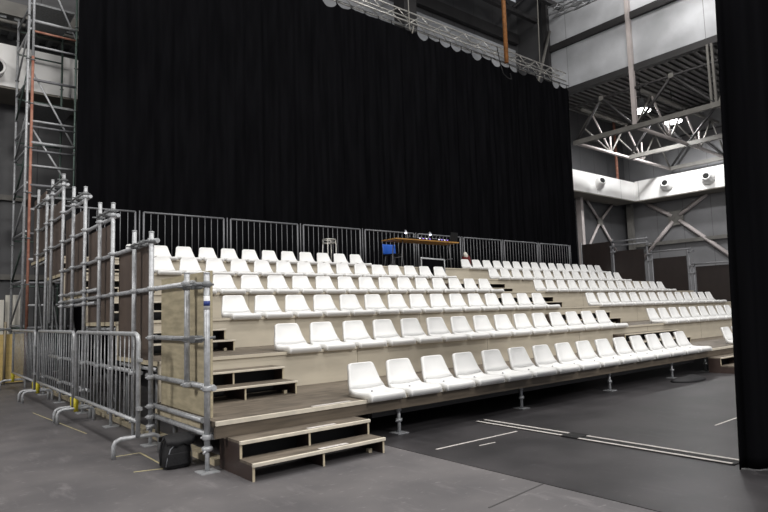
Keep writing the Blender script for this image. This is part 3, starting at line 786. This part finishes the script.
for i, y in enumerate((16.9, 15.4)):
    t = thing('ceiling_truss', ['dark roof truss nearest the back wall', 'dark roof truss in front of the back wall beam'][i], 'roof truss', (0, y, 15.3), 'dark roof trusses under the main ceiling')
    MB().box(-4, 24, y-.1, y+.1, 15.2, 15.4).build('lower_chord', 'darkbeam', t)
    MB().box(-4, 24, y-.1, y+.1, 16.9, 17.1).build('upper_chord', 'darkbeam', t)
    for j in range(14):
        xa = -4+j*2
        MB().tube((xa, y, 15.3 if j % 2 else 17), (xa+2, y, 17 if j % 2 else 15.3), .07, 6).build('diagonal', 'darkbeam', t)
tag(MB().tube((32.0, 17.6, 8.2), (32.0, 17.6, 12), .08, 10).build('wall_pipe', 'rust'), 'rust coloured pipe rising from the white band by the room corner', 'pipe')

# ------------------------------------------------------------------ foreground drape, right
mb = MB(); rows_ = []
def dfold(s): return .05*math.sin(s*11)+.03*math.sin(s*19+1)+.02*math.sin(s*37)
n = 200
a0, a1 = Vector((4.70, 1.80)), Vector((5.95, .92))
dd = (a1-a0).normalized(); nn = Vector((-dd.y, dd.x)); L = (a1-a0).length
for z in (.012, .1, .6, 1.4, 2.4, 3.4, 4.6):
    r = []
    for i in range(n+1):
        s = L*i/n
        p = a0+dd*(s+.034*z)+nn*dfold(s)*(1-.02*z)
        r.append((p.x, p.y, z))
    rows_.append(r)
mb.grid(rows_); bmesh.ops.recalc_face_normals(mb.bm, faces=mb.bm.faces); bmesh.ops.solidify(mb.bm, geom=list(mb.bm.faces), thickness=.01)
t = thing('side_drape', 'black side drape hanging in the right foreground to the floor', 'curtain', (4.7, 1.8, 0))
mb.build('drape_cloth', 'curtain', t)
MB().tube((a0.x+.1, a0.y-.07, 4.62), (a1.x, a1.y, 4.62), .03, 10).build('drape_pipe', 'black', t)

# ------------------------------------------------------------------ scaffold tower, left
t = thing('scaffold_tower', 'tall grey scaffold tower left of the black curtain', 'scaffold', (2.2, 15.2, 0))
xa, xb, ya, yb = 2.17, 3.06, 15.15, 16.75
zmax = 10.6
for (px, py, m, r) in ((xa, ya, 'rust', .03), (xb, ya, 'green', .025), (xa-.1, yb, 'galv', .028), (xb, yb, 'green', .025), (xa-.1, ya-.02, 'galv', .028)):
    top = 7.3 if m == 'rust' else (zmax if py < 16 else 8.75)
    s = MB().tube((px, py, 0), (px, py, top), r, 10).build('standard', m, t)
    for i in range(1, 10):
        if i*1.03 < top: MB().lathe([(r+.001,-.015),(r+.02,-.008),(r+.02,.008),(r+.001,.015)], (px, py, i*1.03), n=10).build('rosette', 'galv_dark', s)
MB().tube((xa, ya, 7.3), (xa, ya, zmax), .028, 10).build('standard', 'galv', t)
zz = [1.1, 1.6, 2.1, 2.62, 3.2, 3.75, 4.3, 4.75, 5.1, 5.28, 5.65, 5.78, 6.75, 7.55, 7.9, 8.15, 9.2, 9.75, 10.2]
for i, z in enumerate(zz):
    MB().tube((xa, ya, z), (xb, ya, z), .026 if i % 3 else .034, 8).build('ledger', 'rust' if z == 7.9 else ('galv' if i % 2 else 'rail'), t)
    if i % 2 == 0:
        MB().tube((xa-.1, yb, min(z, 8.5)), (xb, yb, min(z, 8.5)), .022, 8).build('ledger', 'green', t)
        MB().tube((xa-.06, ya, min(z, 8.5)+.05), (xa-.1, yb, min(z, 8.5)+.05), .024, 8).build('ledger', 'galv', t)
for z0_, z1_ in ((9.9, 7.95), (6.9, 5.3), (5.6, 4.2)):
    MB().tube((xa+.03, ya+.04, z0_), (xb, ya+.04, z1_), .022, 8).build('diagonal', 'galv', t)
for i in range(7):
    z0_ = 1.2+i
    MB().tube((xa-.06, ya, z0_+.95), (xa-.1, yb, z0_), .022, 8).build('diagonal', 'green' if i % 2 else 'galv', t)
for z in (4.05, 6.2, 8.6):
    MB().box(xa+.02, xb-.02, ya+.1, yb-.1, z, z+.05).build('deck_board', 'galv_dark', t)
for (px, py) in ((xa, ya), (xb, ya), (xa-.06, yb), (xb, yb)):
    MB().box(px-.08, px+.08, py-.08, py+.08, 0, .01).build('base_plate', 'galv', t)

# yellow plywood with tube rail, white boards
t = thing('plywood_fence', 'yellow plywood fence panel with a grey tube rail at far left', 'fence', (.2, 14.2, 0))
MB().box(-.3, 2.0, 14.2, 14.222, .03, 1.0).build('plywood', 'yellow', t)
MB().tube((-.3, 14.16, 1.1), (1.75, 14.16, 1.1), .03, 10).build('top_rail', 'galv', t)
for xx in (.2, 1.66):
    MB().tube((xx, 14.16, 0), (xx, 14.16, 1.25), .026, 8).build('post', 'brass', t)
t1 = tag(MB().box(1.97, 2.33, 16.9, 16.95, 0, 1.9).build('white_board', 'cream'), 'tall white board standing behind the scaffold tower, the wider one', 'board')
tag(MB().box(1.83, 1.93, 16.8, 16.85, 0, 1.78).build('white_board', 'cream'), 'narrow white board beside the wider white board at far left', 'board')

# ------------------------------------------------------------------ floor markings
tag(MB().box(3.5, 20, -2, 14.4, 0, .004).build('vinyl_sheet', 'vinyl'), 'dark vinyl dance floor sheet laid over the paler grey floor', 'floor covering')
def strip(a, b, wd, m, label, z=.005, cat='tape'):
    a, b = Vector(a), Vector(b); d = (b-a).normalized(); n_ = Vector((-d.y, d.x))*wd/2
    mb = MB(); mb.prism([tuple(a-n_), tuple(b-n_), tuple(b+n_), tuple(a+n_)], 'z', z-.001, z+.0015)
    return tag(mb.build('tape_line', m), label, cat)
strip((3.69, 3.88), (4.76, 3.85), .02, 'tape', 'long thin white tape line on the dark floor before the jacks')
strip((4.05, 3.70), (4.25, 3.69), .014, 'tape', 'short white tape dash beside the long thin tape line')
strip((6.26, 2.61), (6.95, 2.615), .014, 'tape', 'thin white tape line on the dark floor left of the drape')
t = thing('cable_track', 'black floor track with two white edge lines, in the middle of the dark floor', 'floor track', (4.95, 3.4, 0), 'floor tracks with white edges')
MB().box(4.86, 5.0, 3.4, 4.47, .004, .012).build('track_body', 'black', t)
for xx in (4.855, 4.975): MB().box(xx, xx+.03, 3.4, 4.47, .012, .016).build('white_edge', 'tape', t)
t = thing('cable_track', 'black floor track with two white edge lines, beside the drape', 'floor track', (4.95, 1.7, 0), 'floor tracks with white edges')
MB().box(4.84, 5.02, 1.9, 3.22, .004, .012).build('track_body', 'black', t)
for xx in (4.84, 4.98): MB().box(xx, xx+.03, 1.92, 3.22, .012, .016).build('white_edge', 'tape', t)
tag(MB().box(4.84, 5.03, 3.22, 3.4, .004, .02, .006).build('rubber_joint', 'black'), 'black rubber cable cover at the end of the white edged track', 'cable cover')
strip((1.53, 5.78), (1.75, 5.78), .014, 'tape_y', 'yellowed tape line beside the nearest barrier foot', .001)
strip((1.755, 5.78), (1.75, 5.05), .014, 'tape_y', 'yellowed tape line running from barrier foot to the bag', .001)
strip((1.5, 5.1), (1.72, 5.03), .014, 'tape_y', 'yellowed tape line in front of the black bag', .001)
strip((2.85, 2.55), (3.49, 2.62), .012, 'seam', 'thin dark seam in the paler floor near the dark sheet edge', .001, 'floor seam')
strip((1.45, 9.4), (1.62, 7.2), .012, 'tape_y', 'faint yellowed tape line past the middle barrier feet', .001)

# ------------------------------------------------------------------ light
def area(loc, size, power, target=None, col=(1, .975, .94)):
    l = bpy.data.lights.new('hall_lamp_or_fill', 'AREA'); l.shape = 'DISK'; l.size = size; l.energy = power; l.color = col
    o = bpy.data.objects.new('hall_lamp_or_fill', l); COL.objects.link(o); o.location = loc
    if target: o.rotation_euler = (Vector(target)-Vector(loc)).to_track_quat('-Z', 'Y').to_euler()
for xx in (1, 8, 15):
    for yy in (-6, 1, 8):
        area((xx, yy, 15.5), 1.6, 345 if yy > 5 else 470)
area((20, 10, 16.2), 1.2, 400, (24.3, 9.5, 15))
area((4, -10, 11), 3, 1150, (10, 8, 1.5))  # added fill from behind the camera to lift the risers, no real lamp
area((-9, 5, 9), 3, 900, (2, 9, 1))  # added fill brightening the left boards and tubes, no real lamp
W = bpy.data.worlds.new('ambient_fill'); S.world = W; W.use_nodes = True
W.node_tree.nodes['Background'].inputs[0].default_value = (.9, .93, 1, 1)
W.node_tree.nodes['Background'].inputs[1].default_value = .35  # even ambient fill added all round, no source in the hall

# ------------------------------------------------------------------ camera
cam = bpy.data.cameras.new('camera'); co = bpy.data.objects.new('camera', cam); COL.objects.link(co)
cam.sensor_width = 36; cam.lens = 593.9/768*36; cam.clip_end = 200
yaw, pitch, roll = R(39.223), R(5.346), R(1.782)
fwd = Vector((math.sin(yaw)*math.cos(pitch), math.cos(yaw)*math.cos(pitch), math.sin(pitch)))
r0 = Vector((math.cos(yaw), -math.sin(yaw), 0)); d0 = -r0.cross(fwd)
c, s = math.cos(roll), math.sin(roll)
rt = c*r0+s*d0; dn = -s*r0+c*d0
m3 = Matrix((rt, -dn, -fwd)).transposed()
co.matrix_world = Matrix.Translation((0, 0, 1.22)) @ m3.to_4x4()
S.camera = co
S.view_settings.view_transform = 'Standard'; S.view_settings.look = 'None'; S.view_settings.gamma = 1
S.view_settings.use_curve_mapping = False
S.view_settings.exposure = 0
